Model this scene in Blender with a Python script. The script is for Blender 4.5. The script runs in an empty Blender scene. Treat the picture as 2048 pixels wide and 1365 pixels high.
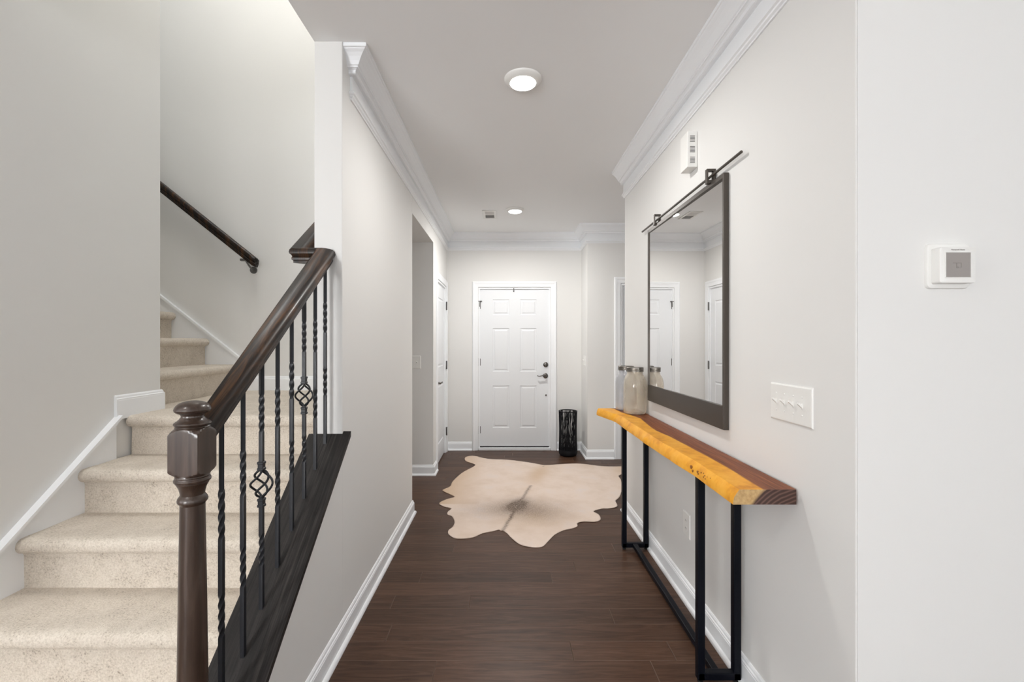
import bpy, bmesh, math, random
from mathutils import Vector, noise
from mathutils.geometry import delaunay_2d_cdt
random.seed(7)
PI = math.pi
SC = bpy.context.scene
COL = SC.collection

# ------------------------------------------------------------------ camera
cam = bpy.data.cameras.new('camera')
cam.sensor_fit = 'HORIZONTAL'
cam.sensor_width = 36.0
cam.lens = 905 / 2048 * 36.0
cam.shift_x = 13.0 / 2048
cam.shift_y = 2.5 / 2048
cam.clip_start = 0.05
camo = bpy.data.objects.new('camera', cam)
camo.location = (0, 0, 1.385)
camo.rotation_euler = (PI / 2, 0, 0)
COL.objects.link(camo)
SC.camera = camo

# ------------------------------------------------------------------ world, daylight, exposure
w = bpy.data.worlds.new('sky')
SC.world = w
w.use_nodes = True
w.node_tree.nodes['Background'].inputs[0].default_value = (0.86, 0.93, 1.0, 1)
w.node_tree.nodes['Background'].inputs[1].default_value = 1.5
SC.view_settings.view_transform = 'Standard'
SC.view_settings.look = 'None'
SC.view_settings.exposure = -0.01
SC.view_settings.gamma = 1.0
SC.view_settings.use_curve_mapping = False
SC.cycles.use_denoising = True
SC.cycles.max_bounces = 10
SC.cycles.diffuse_bounces = 7
SC.cycles.sample_clamp_indirect = 6.0
SC.cycles.caustics_reflective = False


def area(name, loc, rot, sx, sy, power, color=(1, 1, 1), shape='RECTANGLE'):
    l = bpy.data.lights.new(name, 'AREA')
    l.shape = shape
    l.size = sx
    if shape in ('RECTANGLE', 'ELLIPSE'):
        l.size_y = sy
    l.energy = power
    l.color = color
    o = bpy.data.objects.new(name, l)
    o.location = loc
    o.rotation_euler = rot
    COL.objects.link(o)
    return o


# daylight through the three living-room windows behind the camera; unseen side windows are added for fill
WIN_X = (-2.9, 0.0, 2.9)
# (turned upwards a little to brighten the ceiling, as if bounced off the ground)
TILT = math.radians(30)
for wx, pw in zip(WIN_X, (310, 40, 54)):
    area('window_daylight', (wx, -4.36, 1.45), (PI / 2 + TILT, 0, 0), 1.6, 1.7, pw, (0.98, 0.99, 1.0))
area('window_daylight', (-5.36, -1.6, 1.45), (PI / 2 + TILT, 0, -PI / 2), 1.6, 1.7, 42, (0.98, 0.99, 1.0))  # unseen side window, added as fill from the left
area('window_daylight', (5.36, -1.6, 1.45), (PI / 2 + TILT, 0, PI / 2), 1.6, 1.7, 12, (0.98, 0.99, 1.0))  # its counterpart on the right, also added fill
# added fill lamps without fixtures, under the living-room ceiling behind and left of the camera
for lx_, ly_, pw in ((-1.45, 0.04, 11), (-1.45, -2.3, 5), (0.09, -2.3, 5)):
    area('living_downlight', (lx_, ly_, 2.745), (0, 0, 0), 0.13, 0, pw, (1.0, 0.975, 0.945), 'DISK')
# added soft light, unseen at the top of the stairwell, to brighten the stairs
area('landing_fixture', (-1.5, 2.35, 6.05), (0, 0, 0), 0.8, 0.8, 52, (1.0, 0.985, 0.96))

# ------------------------------------------------------------------ materials


def mat(name, color, rough=0.5, metal=0.0, spec=0.5):
    m = bpy.data.materials.new(name)
    m.use_nodes = True
    b = m.node_tree.nodes['Principled BSDF']
    b.inputs['Base Color'].default_value = (*color, 1)
    b.inputs['Roughness'].default_value = rough
    b.inputs['Metallic'].default_value = metal
    b.inputs['Specular IOR Level'].default_value = spec
    return m


def nd(m, t, **kw):
    n = m.node_tree.nodes.new(t)
    for k, v in kw.items():
        if hasattr(n, k):
            setattr(n, k, v)
        else:
            n.inputs[k].default_value = v
    return n


def lk(m, a, b):
    m.node_tree.links.new(a, b)


def bsdf(m):
    return m.node_tree.nodes['Principled BSDF']


def ramp(m, fac, stops):
    r = nd(m, 'ShaderNodeValToRGB')
    el = r.color_ramp.elements
    while len(el) < len(stops):
        el.new(0.5)
    for e, (p, c) in zip(el, stops):
        e.position = p
        e.color = (*c, 1)
    lk(m, fac, r.inputs[0])
    return r


def coords(m, scale=(1, 1, 1), kind='Object', loc=(0, 0, 0)):
    t = nd(m, 'ShaderNodeTexCoord')
    mp = nd(m, 'ShaderNodeMapping')
    mp.inputs['Scale'].default_value = scale
    mp.inputs['Location'].default_value = loc
    lk(m, t.outputs[kind], mp.inputs[0])
    return mp.outputs[0]


def noise_tex(m, vec, scale, detail=3, rough=0.5, dist=0.0):
    n = nd(m, 'ShaderNodeTexNoise')
    n.inputs['Scale'].default_value = scale
    n.inputs['Detail'].default_value = detail
    n.inputs['Roughness'].default_value = rough
    n.inputs['Distortion'].default_value = dist
    lk(m, vec, n.inputs['Vector'])
    return n.outputs['Fac']


def bump(m, fac, strength, dist):
    b = nd(m, 'ShaderNodeBump')
    b.inputs['Strength'].default_value = strength
    b.inputs['Distance'].default_value = dist
    lk(m, fac, b.inputs['Height'])
    lk(m, b.outputs[0], bsdf(m).inputs['Normal'])


def paint(name, col, rough, spec=0.3):
    m = mat(name, col, rough, spec=spec)
    v = coords(m)
    f = noise_tex(m, v, 320, 2)
    bump(m, f, 0.06, 0.001)
    return m


M_WALL = paint('wall_paint', (0.748, 0.744, 0.728), 0.75)
M_CEIL = paint('ceiling_paint', (0.872, 0.876, 0.876), 0.9, 0.15)
M_TRIM = mat('trim_paint', (0.862, 0.880, 0.900), 0.38, spec=0.4)
M_DOOR = mat('door_paint', (0.80, 0.82, 0.842), 0.4, spec=0.4)
M_PLASTIC = mat('white_plastic', (0.78, 0.77, 0.75), 0.35)
M_PLASTIC2 = mat('warm_white_plastic', (0.80, 0.795, 0.77), 0.35)
M_DARK = mat('dark_recess', (0.03, 0.028, 0.026), 0.7)
M_SLOTG = mat('grey_recess', (0.10, 0.095, 0.09), 0.7)
M_NICKEL = mat('satin_nickel', (0.17, 0.16, 0.15), 0.25, 1.0)
M_HINGE = mat('hinge_steel', (0.17, 0.165, 0.16), 0.38, 0.9)
M_IRON = mat('black_iron', (0.0095, 0.0105, 0.0135), 0.42, spec=0.32)
M_STEEL = mat('black_powder_coat', (0.0022, 0.0030, 0.0062), 0.42, spec=0.14)
M_BLACK = mat('black_string', (0.006, 0.006, 0.008), 0.6, spec=0.3)
M_RUBBER = mat('black_rubber', (0.01, 0.01, 0.01), 0.7)
M_LENS = mat('lamp_lens', (1, 1, 1), 0.5)
bsdf(M_LENS).inputs['Emission Color'].default_value = (1, 0.985, 0.96, 1)
bsdf(M_LENS).inputs['Emission Strength'].default_value = 9.0
M_SCREEN = mat('thermostat_screen', (0.30, 0.275, 0.26), 0.25)
M_INK = mat('screen_ink', (0.19, 0.17, 0.16), 0.5)
M_MIRROR = mat('mirror_silver', (0.86, 0.855, 0.85), 0.0, 1.0)
M_BRONZE = mat('bronze_metal', (0.080, 0.068, 0.058), 0.42, 0.55)
v = coords(M_BRONZE, (1, 60, 60))
bump(M_BRONZE, noise_tex(M_BRONZE, v, 4, 2), 0.05, 0.001)

# carpet
M_CARPET = mat('beige_carpet', (0.5, 0.43, 0.36), 0.95, spec=0.1)
v = coords(M_CARPET)
f1 = noise_tex(M_CARPET, v, 150, 4, 0.72)
f2 = noise_tex(M_CARPET, v, 14, 3, 0.6)
add = nd(M_CARPET, 'ShaderNodeMath', operation='MULTIPLY_ADD')
lk(M_CARPET, f2, add.inputs[0])
add.inputs[1].default_value = 0.35
lk(M_CARPET, f1, add.inputs[2])
r = ramp(M_CARPET, add.outputs[0], [(0.44, (0.25, 0.205, 0.16)), (0.565, (0.60, 0.53, 0.445)), (0.82, (0.77, 0.70, 0.61))])
lk(M_CARPET, r.outputs[0], bsdf(M_CARPET).inputs['Base Color'])
bsdf(M_CARPET).inputs['Sheen Weight'].default_value = 0.15
bump(M_CARPET, noise_tex(M_CARPET, v, 260, 3, 0.7), 0.9, 0.004)

# hardwood floor planks
M_FLOOR = mat('dark_hardwood', (0.06, 0.032, 0.022), 0.38, spec=0.22)
oi = nd(M_FLOOR, 'ShaderNodeObjectInfo')
tc = nd(M_FLOOR, 'ShaderNodeTexCoord')
off = nd(M_FLOOR, 'ShaderNodeVectorMath', operation='MULTIPLY_ADD')
lk(M_FLOOR, tc.outputs['Object'], off.inputs[0])
off.inputs[1].default_value = (2.2, 26, 26)
mm = nd(M_FLOOR, 'ShaderNodeMath', operation='MULTIPLY')
lk(M_FLOOR, oi.outputs['Random'], mm.inputs[0])
mm.inputs[1].default_value = 57.0
lk(M_FLOOR, mm.outputs[0], off.inputs[2])
g1 = noise_tex(M_FLOOR, off.outputs[0], 1.6, 6, 0.62, 1.4)
r = ramp(M_FLOOR, g1, [(0.30, (0.042, 0.0200, 0.0115)), (0.5, (0.071, 0.0355, 0.0210)), (0.72, (0.108, 0.058, 0.037))])
hs = nd(M_FLOOR, 'ShaderNodeHueSaturation')
lk(M_FLOOR, r.outputs[0], hs.inputs['Color'])
mr = nd(M_FLOOR, 'ShaderNodeMapRange')
lk(M_FLOOR, oi.outputs['Random'], mr.inputs[0])
mr.inputs[3].default_value = 0.82
mr.inputs[4].default_value = 1.18
lk(M_FLOOR, mr.outputs[0], hs.inputs['Value'])
lk(M_FLOOR, hs.outputs[0], bsdf(M_FLOOR).inputs['Base Color'])
bump(M_FLOOR, g1, 0.12, 0.002)

# worn arrises of the planks, painted paler for the reflection they catch
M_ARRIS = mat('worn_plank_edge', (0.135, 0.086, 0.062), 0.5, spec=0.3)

# stained rail and newel wood (brown, glossy) and dark cap board


def wood(name, stops, scale, nscale, rough, bstr=0.1, det=5, dist=1.0, coat=0.0):
    m = mat(name, stops[1][1], rough)
    v = coords(m, scale)
    f = noise_tex(m, v, nscale, det, 0.6, dist)
    r = ramp(m, f, stops)
    lk(m, r.outputs[0], bsdf(m).inputs['Base Color'])
    bump(m, f, bstr, 0.002)
    bsdf(m).inputs['Coat Weight'].default_value = coat
    bsdf(m).inputs['Coat Roughness'].default_value = 0.15
    return m


M_RAIL = wood('espresso_rail_wood', [(0.35, (0.004, 0.0024, 0.0016)), (0.52, (0.013, 0.0065, 0.0034)), (0.72, (0.085, 0.036, 0.012))],
              (34, 2.2, 2.2), 1.7, 0.40, 0.08, coat=0.06)
bsdf(M_RAIL).inputs['Specular IOR Level'].default_value = 0.28
M_NEWEL = wood('espresso_newel_wood', [(0.3, (0.026, 0.0150, 0.0100)), (0.5, (0.044, 0.027, 0.019)), (0.75, (0.075, 0.050, 0.038))],
               (30, 30, 2.5), 1.5, 0.33, 0.05, coat=0.3)
M_CAP = wood('black_stained_oak', [(0.35, (0.0075, 0.0065, 0.0063)), (0.55, (0.019, 0.0165, 0.0155)), (0.75, (0.045, 0.039, 0.036))],
             (70, 1.6, 1.6), 1.5, 0.5, 0.25)
bsdf(M_CAP).inputs['Specular IOR Level'].default_value = 0.25

# live edge slab
M_SLAB = mat('live_edge_walnut', (0.2, 0.08, 0.03), 0.45, spec=0.22)
at = nd(M_SLAB, 'ShaderNodeAttribute', attribute_name='heart')
v = coords(M_SLAB, (60, 3.0, 60))
g = noise_tex(M_SLAB, v, 1.5, 6, 0.6, 0.8)
vs = coords(M_SLAB, (1, 1, 1))
gs = noise_tex(M_SLAB, vs, 14, 3, 0.6)
heart = ramp(M_SLAB, g, [(0.3, (0.10, 0.026, 0.009)), (0.5, (0.205, 0.058, 0.0185)), (0.75, (0.33, 0.115, 0.040))])
sap = ramp(M_SLAB, gs, [(0.3, (0.62, 0.25, 0.016)), (0.5, (0.80, 0.365, 0.028)), (0.75, (0.88, 0.46, 0.06))])
hm = nd(M_SLAB, 'ShaderNodeMath', operation='MULTIPLY_ADD')
lk(M_SLAB, g, hm.inputs[0])
hm.inputs[1].default_value = 0.012
lk(M_SLAB, at.outputs['Fac'], hm.inputs[2])
hr = nd(M_SLAB, 'ShaderNodeMapRange')
lk(M_SLAB, hm.outputs[0], hr.inputs[0])
hr.inputs[1].default_value = 0.001
hr.inputs[2].default_value = 0.009
mx = nd(M_SLAB, 'ShaderNodeMix', data_type='RGBA')
lk(M_SLAB, hr.outputs[0], mx.inputs[0])
lk(M_SLAB, sap.outputs[0], mx.inputs[6])
lk(M_SLAB, heart.outputs[0], mx.inputs[7])
lk(M_SLAB, mx.outputs[2], bsdf(M_SLAB).inputs['Base Color'])
bump(M_SLAB, g, 0.08, 0.002)
# end grain of the slab
M_END = mat('slab_end_grain', (0.2, 0.1, 0.05), 0.6)
at = nd(M_END, 'ShaderNodeAttribute', attribute_name='heart')
v = coords(M_END, (45, 1, 45))
wv = nd(M_END, 'ShaderNodeTexWave', wave_type='RINGS', rings_direction='Y')
wv.inputs['Scale'].default_value = 0.55
wv.inputs['Distortion'].default_value = 1.6
mpw = nd(M_END, 'ShaderNodeMapping')
mpw.inputs['Location'].default_value = (-9, 0, 9)
lk(M_END, v, mpw.inputs[0])
lk(M_END, mpw.outputs[0], wv.inputs['Vector'])
hE = ramp(M_END, wv.outputs['Fac'], [(0.1, (0.040, 0.017, 0.012)), (0.6, (0.066, 0.029, 0.021)), (0.92, (0.125, 0.066, 0.050))])
sE = ramp(M_END, noise_tex(M_END, v, 2.0, 4), [(0.3, (0.40, 0.25, 0.10)), (0.7, (0.55, 0.37, 0.17))])
hr = nd(M_END, 'ShaderNodeMapRange')
lk(M_END, at.outputs['Fac'], hr.inputs[0])
hr.inputs[1].default_value = -0.004
hr.inputs[2].default_value = 0.010
mx = nd(M_END, 'ShaderNodeMix', data_type='RGBA')
lk(M_END, hr.outputs[0], mx.inputs[0])
lk(M_END, sE.outputs[0], mx.inputs[6])
lk(M_END, hE.outputs[0], mx.inputs[7])
lk(M_END, mx.outputs[2], bsdf(M_END).inputs['Base Color'])
M_KNOT = mat('knot_dark', (0.26, 0.095, 0.018), 0.6)

# cowhide: the pattern lives in vertex attributes of the hide
M_HIDE = mat('cowhide_hair', (0.65, 0.5, 0.4), 0.8, spec=0.15)
ad = nd(M_HIDE, 'ShaderNodeAttribute', attribute_name='dark')
at2 = nd(M_HIDE, 'ShaderNodeAttribute', attribute_name='tan')
v = coords(M_HIDE, (34, 9, 9))
nf = noise_tex(M_HIDE, v, 4, 5, 0.65, 0.6)
v2 = coords(M_HIDE)
nb = noise_tex(M_HIDE, v2, 4.5, 4, 0.6)
cream = ramp(M_HIDE, nb, [(0.32, (0.68, 0.545, 0.445)), (0.55, (0.75, 0.62, 0.53)), (0.75, (0.73, 0.63, 0.575))])
m1 = nd(M_HIDE, 'ShaderNodeMix', data_type='RGBA')
lk(M_HIDE, at2.outputs['Fac'], m1.inputs[0])
lk(M_HIDE, cream.outputs[0], m1.inputs[6])
m1.inputs[7].default_value = (0.57, 0.40, 0.25, 1)
ms = nd(M_HIDE, 'ShaderNodeMath', operation='MULTIPLY')
nr = nd(M_HIDE, 'ShaderNodeMapRange')
lk(M_HIDE, nf, nr.inputs[0])
nr.inputs[1].default_value = 0.3
nr.inputs[2].default_value = 0.68
nr.inputs[3].default_value = 0.55
nr.inputs[4].default_value = 1.15
lk(M_HIDE, ad.outputs['Fac'], ms.inputs[0])
lk(M_HIDE, nr.outputs[0], ms.inputs[1])
ms.use_clamp = True
m2 = nd(M_HIDE, 'ShaderNodeMix', data_type='RGBA')
lk(M_HIDE, ms.outputs[0], m2.inputs[0])
lk(M_HIDE, m1.outputs[2], m2.inputs[6])
m2.inputs[7].default_value = (0.095, 0.058, 0.034, 1)
lk(M_HIDE, m2.outputs[2], bsdf(M_HIDE).inputs['Base Color'])
bsdf(M_HIDE).inputs['Sheen Weight'].default_value = 0.2
bump(M_HIDE, nf, 0.2, 0.003)

# pearly jar glass


def jar_glass(name, tint, haze):
    m = bpy.data.materials.new(name)
    m.use_nodes = True
    nt = m.node_tree
    out = nt.nodes['Material Output']
    b = bsdf(m)
    b.inputs['Base Color'].default_value = (*haze, 1)
    b.inputs['Roughness'].default_value = 0.12
    b.inputs['Specular IOR Level'].default_value = 0.8
    b.inputs['Coat Weight'].default_value = 0.6
    tr = nd(m, 'ShaderNodeBsdfTransparent')
    tr.inputs[0].default_value = (*tint, 1)
    lw = nd(m, 'ShaderNodeLayerWeight')
    lw.inputs[0].default_value = 0.25
    v = coords(m, (1, 1, 0.6))
    n = noise_tex(m, v, 16, 3)
    a = nd(m, 'ShaderNodeMath', operation='MULTIPLY_ADD')
    lk(m, lw.outputs['Facing'], a.inputs[0])
    a.inputs[1].default_value = 0.55
    a2 = nd(m, 'ShaderNodeMath', operation='MULTIPLY')
    lk(m, n, a2.inputs[0])
    a2.inputs[1].default_value = 0.44
    lk(m, a2.outputs[0], a.inputs[2])
    a.use_clamp = True
    mix = nd(m, 'ShaderNodeMixShader')
    lk(m, a.outputs[0], mix.inputs[0])
    lk(m, tr.outputs[0], mix.inputs[1])
    lk(m, b.outputs[0], mix.inputs[2])
    lk(m, mix.outputs[0], out.inputs[0])
    return m


M_JAR1 = jar_glass('amber_pearl_glass', (0.97, 0.95, 0.91), (0.72, 0.67, 0.59))
M_JAR2 = jar_glass('grey_pearl_glass', (0.95, 0.955, 0.965), (0.62, 0.62, 0.63))
M_LID = mat('aged_zinc_lid', (0.20, 0.185, 0.165), 0.38, 0.9)

# window glass for the living room
M_GLASS = bpy.data.materials.new('window_glass')
M_GLASS.use_nodes = True
b = bsdf(M_GLASS)
b.inputs['Transmission Weight'].default_value = 1.0
b.inputs['Roughness'].default_value = 0.0
b.inputs['IOR'].default_value = 1.02

# ------------------------------------------------------------------ mesh helpers
WORLD_LOC = {}


def wl(o):
    return WORLD_LOC.get(o.name, Vector((0, 0, 0)))


def finish(name, bm, m, parent=None, origin=None, smooth=None, kind=None):
    """link a bmesh (built in world coordinates) as one object with its own origin"""
    vs = [q.co for q in bm.verts]
    if origin is None:
        lo = Vector((min(q.x for q in vs), min(q.y for q in vs), min(q.z for q in vs)))
        hi = Vector((max(q.x for q in vs), max(q.y for q in vs), max(q.z for q in vs)))
        origin = (lo + hi) / 2
        if parent is None:
            origin.z = lo.z
    origin = Vector(origin)
    bmesh.ops.translate(bm, vec=-origin, verts=bm.verts)
    me = bpy.data.meshes.new(name)
    bm.to_mesh(me)
    bm.free()
    for mm_ in (m if isinstance(m, (list, tuple)) else [m]):
        me.materials.append(mm_)
    if smooth is not None:
        me.shade_smooth()
        if smooth < 179:
            me.set_sharp_from_angle(angle=math.radians(smooth))
    o = bpy.data.objects.new(name, me)
    COL.objects.link(o)
    if parent is not None:
        o.parent = parent
        o.location = origin - wl(parent)
    else:
        o.location = origin
    WORLD_LOC[o.name] = origin
    if kind:
        o['kind'] = kind
    return o


def empty(name, loc, kind=None):
    o = bpy.data.objects.new(name, None)
    o.location = loc
    o.empty_display_size = 0.1
    COL.objects.link(o)
    WORLD_LOC[o.name] = Vector(loc)
    if kind:
        o['kind'] = kind
    return o


def tag(o, label, cat, group=None):
    o['label'] = label
    o['category'] = cat
    if group:
        o['group'] = group
    return o


def thing(name, label, cat, loc, group=None):
    return tag(empty(name, loc), label, cat, group)


def plab(o, label):
    o['label'] = label
    return o


def box(bm, x0, x1, y0, y1, z0, z1, bev=0.0, seg=2):
    g = bmesh.ops.create_cube(bm, size=1)
    vs = g['verts']
    for q in vs:
        q.co = Vector((x0 + (q.co.x + .5) * (x1 - x0), y0 + (q.co.y + .5) * (y1 - y0), z0 + (q.co.z + .5) * (z1 - z0)))
    if bev > 0:
        es = list({e for q in vs for e in q.link_edges})
        bmesh.ops.bevel(bm, geom=es, offset=bev, segments=seg, profile=0.5, affect='EDGES')
    return bm


def bx(*a, **k):
    return box(bmesh.new(), *a, **k)


def prism(bm, pts, axis, a0, a1):
    """extrude a polygon along axis 0/1/2; pts are the two other coordinates in order"""
    def mk(p, a):
        c = list(p)
        c.insert(axis, a)
        return bm.verts.new(c)
    A = [mk(p, a0) for p in pts]
    B = [mk(p, a1) for p in pts]
    n = len(pts)
    fs = [bm.faces.new(A), bm.faces.new(B[::-1])]
    for i in range(n):
        fs.append(bm.faces.new((A[i], B[i], B[(i + 1) % n], A[(i + 1) % n])))
    bmesh.ops.recalc_face_normals(bm, faces=fs)
    return bm


def sweep(bm, prof, path, fn, side=1, cap=True, closed_prof=False):
    """sweep profile [(a, p)] along a mitred 2-D path [(u, v[, n0])]; fn(u, v, n) gives the world point.
    a is the offset to the left (side=1) or right of the path, p goes along n"""
    P = [Vector(q[:2]) for q in path]
    N0 = [q[2] if len(q) > 2 else 0.0 for q in path]
    rings = []
    for i, p in enumerate(P):
        d0 = (P[i] - P[i - 1]).normalized() if i > 0 else None
        d1 = (P[i + 1] - P[i]).normalized() if i < len(P) - 1 else None
        d0 = d0 or d1
        d1 = d1 or d0
        n0 = Vector((-d0.y, d0.x)) * side
        n1 = Vector((-d1.y, d1.x)) * side
        mv = n0 + n1
        mv = mv / max(mv.dot(n0), 0.2)
        ring = []
        for a, q in prof:
            c = p + mv * a
            ring.append(bm.verts.new(fn(c.x, c.y, N0[i] + q)))
        rings.append(ring)
    k = len(prof)
    fs = []
    for r0, r1 in zip(rings, rings[1:]):
        for j in range(k if closed_prof else k - 1):
            fs.append(bm.faces.new((r0[j], r0[(j + 1) % k], r1[(j + 1) % k], r1[j])))
    if cap:
        for r in (rings[0], rings[-1]):
            try:
                fs.append(bm.faces.new(r))
            except ValueError:
                pass
    bmesh.ops.recalc_face_normals(bm, faces=fs)
    return bm


def ring_loft(bm, rings, cap=True):
    R = [[bm.verts.new(c) for c in r] for r in rings]
    fs = []
    n = len(R[0])
    for a, b_ in zip(R, R[1:]):
        for j in range(n):
            fs.append(bm.faces.new((a[j], a[(j + 1) % n], b_[(j + 1) % n], b_[j])))
    if cap:
        fs.append(bm.faces.new(R[0][::-1]))
        fs.append(bm.faces.new(R[-1]))
    bmesh.ops.recalc_face_normals(bm, faces=fs)
    return bm


def lathe(bm, prof, cx, cy, cz=0, seg=32, axis='Z', cap=True):
    rings = []
    for r_, h in prof:
        ring = []
        for k in range(seg):
            t = 2 * PI * k / seg
            a, b_ = r_ * math.cos(t), r_ * math.sin(t)
            if axis == 'Z':
                ring.append((cx + a, cy + b_, cz + h))
            elif axis == 'Y':
                ring.append((cx + a, cy + h, cz + b_))
            else:
                ring.append((cx + h, cy + a, cz + b_))
        rings.append(ring)
    return ring_loft(bm, rings, cap)


def tube(bm, pts, r_, seg=8):
    rings = []
    pts = [Vector(p) for p in pts]
    prev = None
    for i, p in enumerate(pts):
        d = (pts[min(i + 1, len(pts) - 1)] - pts[max(i - 1, 0)]).normalized()
        if prev is None:
            up = Vector((0, 0, 1)) if abs(d.z) < .9 else Vector((1, 0, 0))
            a = d.cross(up).normalized()
        else:
            a = (prev - d * prev.dot(d)).normalized()
        prev = a
        c = d.cross(a)
        rr = r_(i / (len(pts) - 1)) if callable(r_) else r_
        rings.append([p + (a * math.cos(2 * PI * k / seg) + c * math.sin(2 * PI * k / seg)) * rr for k in range(seg)])
    return ring_loft(bm, rings)


def catmull(pts, n, closed=True):
    out = []
    L = len(pts)
    rng = range(L if closed else L - 1)
    for i in rng:
        p = [pts[(i + k) % L] if closed else pts[min(max(i + k, 0), L - 1)] for k in (-1, 0, 1, 2)]
        for s in range(n):
            t = s / n
            out.append(tuple(0.5 * (2 * p[1][c] + (p[2][c] - p[0][c]) * t + (2 * p[0][c] - 5 * p[1][c] + 4 * p[2][c] - p[3][c]) * t * t
                                    + (-p[0][c] + 3 * p[1][c] - 3 * p[2][c] + p[3][c]) * t ** 3) for c in range(len(p[1]))))
    if not closed:
        out.append(tuple(pts[-1]))
    return out


def struct(name, bm, m, parent=None, **k):
    return finish(name, bm, m, parent, kind=None if parent else 'structure', **k)


# ------------------------------------------------------------------ key dimensions
XL, XR = -0.752, 0.975           # faces of the hallway walls
XI = -0.882                      # stair side of the left hallway wall
CZ = 2.774                       # ceiling
YD = 5.80                        # wall with the front door
YC = 2.085                       # free end of the full-height left wall
XS = -1.935                      # stair wall
YF = 3.526                       # far wall of the stairwell
RISE, RUN = 0.2022, 0.2605
YR = [1.8056 + RUN * k for k in range(-2, 3)]     # risers of the lower flight
LZ = 5 * RISE                    # landing height

# ------------------------------------------------------------------ structure: floor of individual planks
fl = struct('floor', bx(-5.4, 5.4, -4.4, 6.1, -0.12, -0.012), M_FLOOR)
PW = 0.1272
ROW0 = 1.968                     # a seam seen near the bottom of the view
JOINT = {0: [0.298, 0.745], -1: [0.628, -0.30], 1: [-0.555], 2: [0.537], 3: [-0.19, -0.60], 4: [0.95], 5: [-0.50, 0.27],
         6: [0.43], 7: [0.627], 8: [0.727, -0.35], 9: [0.2], 10: [-0.2]}


def plank(x0, x1, y0, y1):
    g = 0.00035
    bm = bx(x0 + g, x1 - g, y0 + g * .6, y1 - g * .6, -0.014, 0.0)
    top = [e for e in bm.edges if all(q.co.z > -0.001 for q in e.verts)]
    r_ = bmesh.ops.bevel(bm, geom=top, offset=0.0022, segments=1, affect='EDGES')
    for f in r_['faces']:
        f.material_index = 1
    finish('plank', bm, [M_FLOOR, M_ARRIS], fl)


for k in range(-8, 31):
    y0, y1 = ROW0 + PW * k, ROW0 + PW * (k + 1)
    xa, xb = (-0.80, 1.0)
    if y1 > 3.65:
        xa = -2.0
    if y1 > 3.75:
        xb = 2.35
    if y1 < 1.25:
        xb = 1.6
    js = list(JOINT.get(k, []))
    if not js:
        js = [random.uniform(-0.6, 0.8)]
    if xb > 1.5:
        js.append(max(js) + random.uniform(0.7, 1.0))
    if xa < -1:
        js.append(min(js) - random.uniform(0.5, 0.9))
    js = [xa] + sorted(q for q in js if xa + .1 < q < xb - .1) + [xb]
    for a, c in zip(js, js[1:]):
        plank(a, c, y0, y1)

# ceiling with the opening of the stairwell
bm = bmesh.new()
for q in ((XI, 5.5, -4.52, 5.95), (-5.5, XI, -4.52, 1.72), (-5.5, XI, 3.55, 5.95), (-5.5, -2.06, 1.72, 2.42)):
    box(bm, q[0], q[1], q[2], q[3], CZ, CZ + 0.14)
ceil = struct('ceiling', bm, M_CEIL)
# left hallway wall: column end, header over the opening, piece with the closet door
DO3 = (4.97, 5.68)               # closet door opening along y
DH = 2.08
bm = bmesh.new()
box(bm, XI, XL, YC, 3.65, 0, CZ, 0.004)
box(bm, -2.05, XL, 3.65, 4.71, 2.426, CZ)
box(bm, XI, XL, 4.71, DO3[0], 0, CZ)
box(bm, XI, XL, DO3[1], YD, 0, CZ)
box(bm, XI, XL, DO3[0], DO3[1], DH, CZ)
struct('wall_left', bm, M_WALL)
# sloped knee wall under the balustrade


def capz(y):
    return 0.963 + 0.81 * (y - YC)


bm = prism(bmesh.new(), [(1.225, 0), (YC, 0), (YC, capz(YC) - .022), (1.225, capz(1.225) - .022)], 0, XI, XL)
struct('wall_knee', bm, M_WALL)
# alcove on the left
bm = bmesh.new()
box(bm, -2.05, XI, 4.71, 4.83, 0, CZ)
box(bm, -2.17, -2.05, 3.65, 4.83, 0, CZ)
struct('wall_alcove', bm, M_WALL)
# wall with the front door
DX0, DX1 = -0.346, 0.577
bm = bmesh.new()
box(bm, XI, DX0, YD, YD + .14, 0, CZ)
box(bm, DX1, 1.10, YD, YD + .14, 0, CZ)
box(bm, DX0, DX1, YD, YD + .14, 2.085, CZ)
struct('wall_front', bm, M_WALL)
# return and side wall right of the front door
YB = 5.37
D3X = (1.369, 2.13)
bm = bmesh.new()
box(bm, 0.972, 1.10, YB, YD, 0, CZ)
box(bm, 1.10, D3X[0], YB, YB + .12, 0, CZ)
box(bm, D3X[1], 2.47, YB, YB + .12, 0, CZ)
box(bm, D3X[0], D3X[1], YB, YB + .12, DH, CZ)
struct('wall_entry', bm, M_WALL)
struct('wall_entry_side', bx(2.35, 2.47, 3.58, YB, 0, CZ), M_WALL)
# right hallway wall and the wall that carries the thermostat
bm = bmesh.new()
prism(bm, [(XR, 1.257), (5.4, 1.257), (5.4, 1.377), (1.095, 1.377), (1.095, 3.58), (2.47, 3.58), (2.47, 3.70), (XR, 3.70)], 2, 0, CZ)
ve = [e for e in bm.edges if abs(e.verts[0].co.z - e.verts[1].co.z) > 1]
bmesh.ops.bevel(bm, geom=ve, offset=0.004, segments=2, affect='EDGES')
struct('wall_right', bm, M_WALL)
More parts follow.
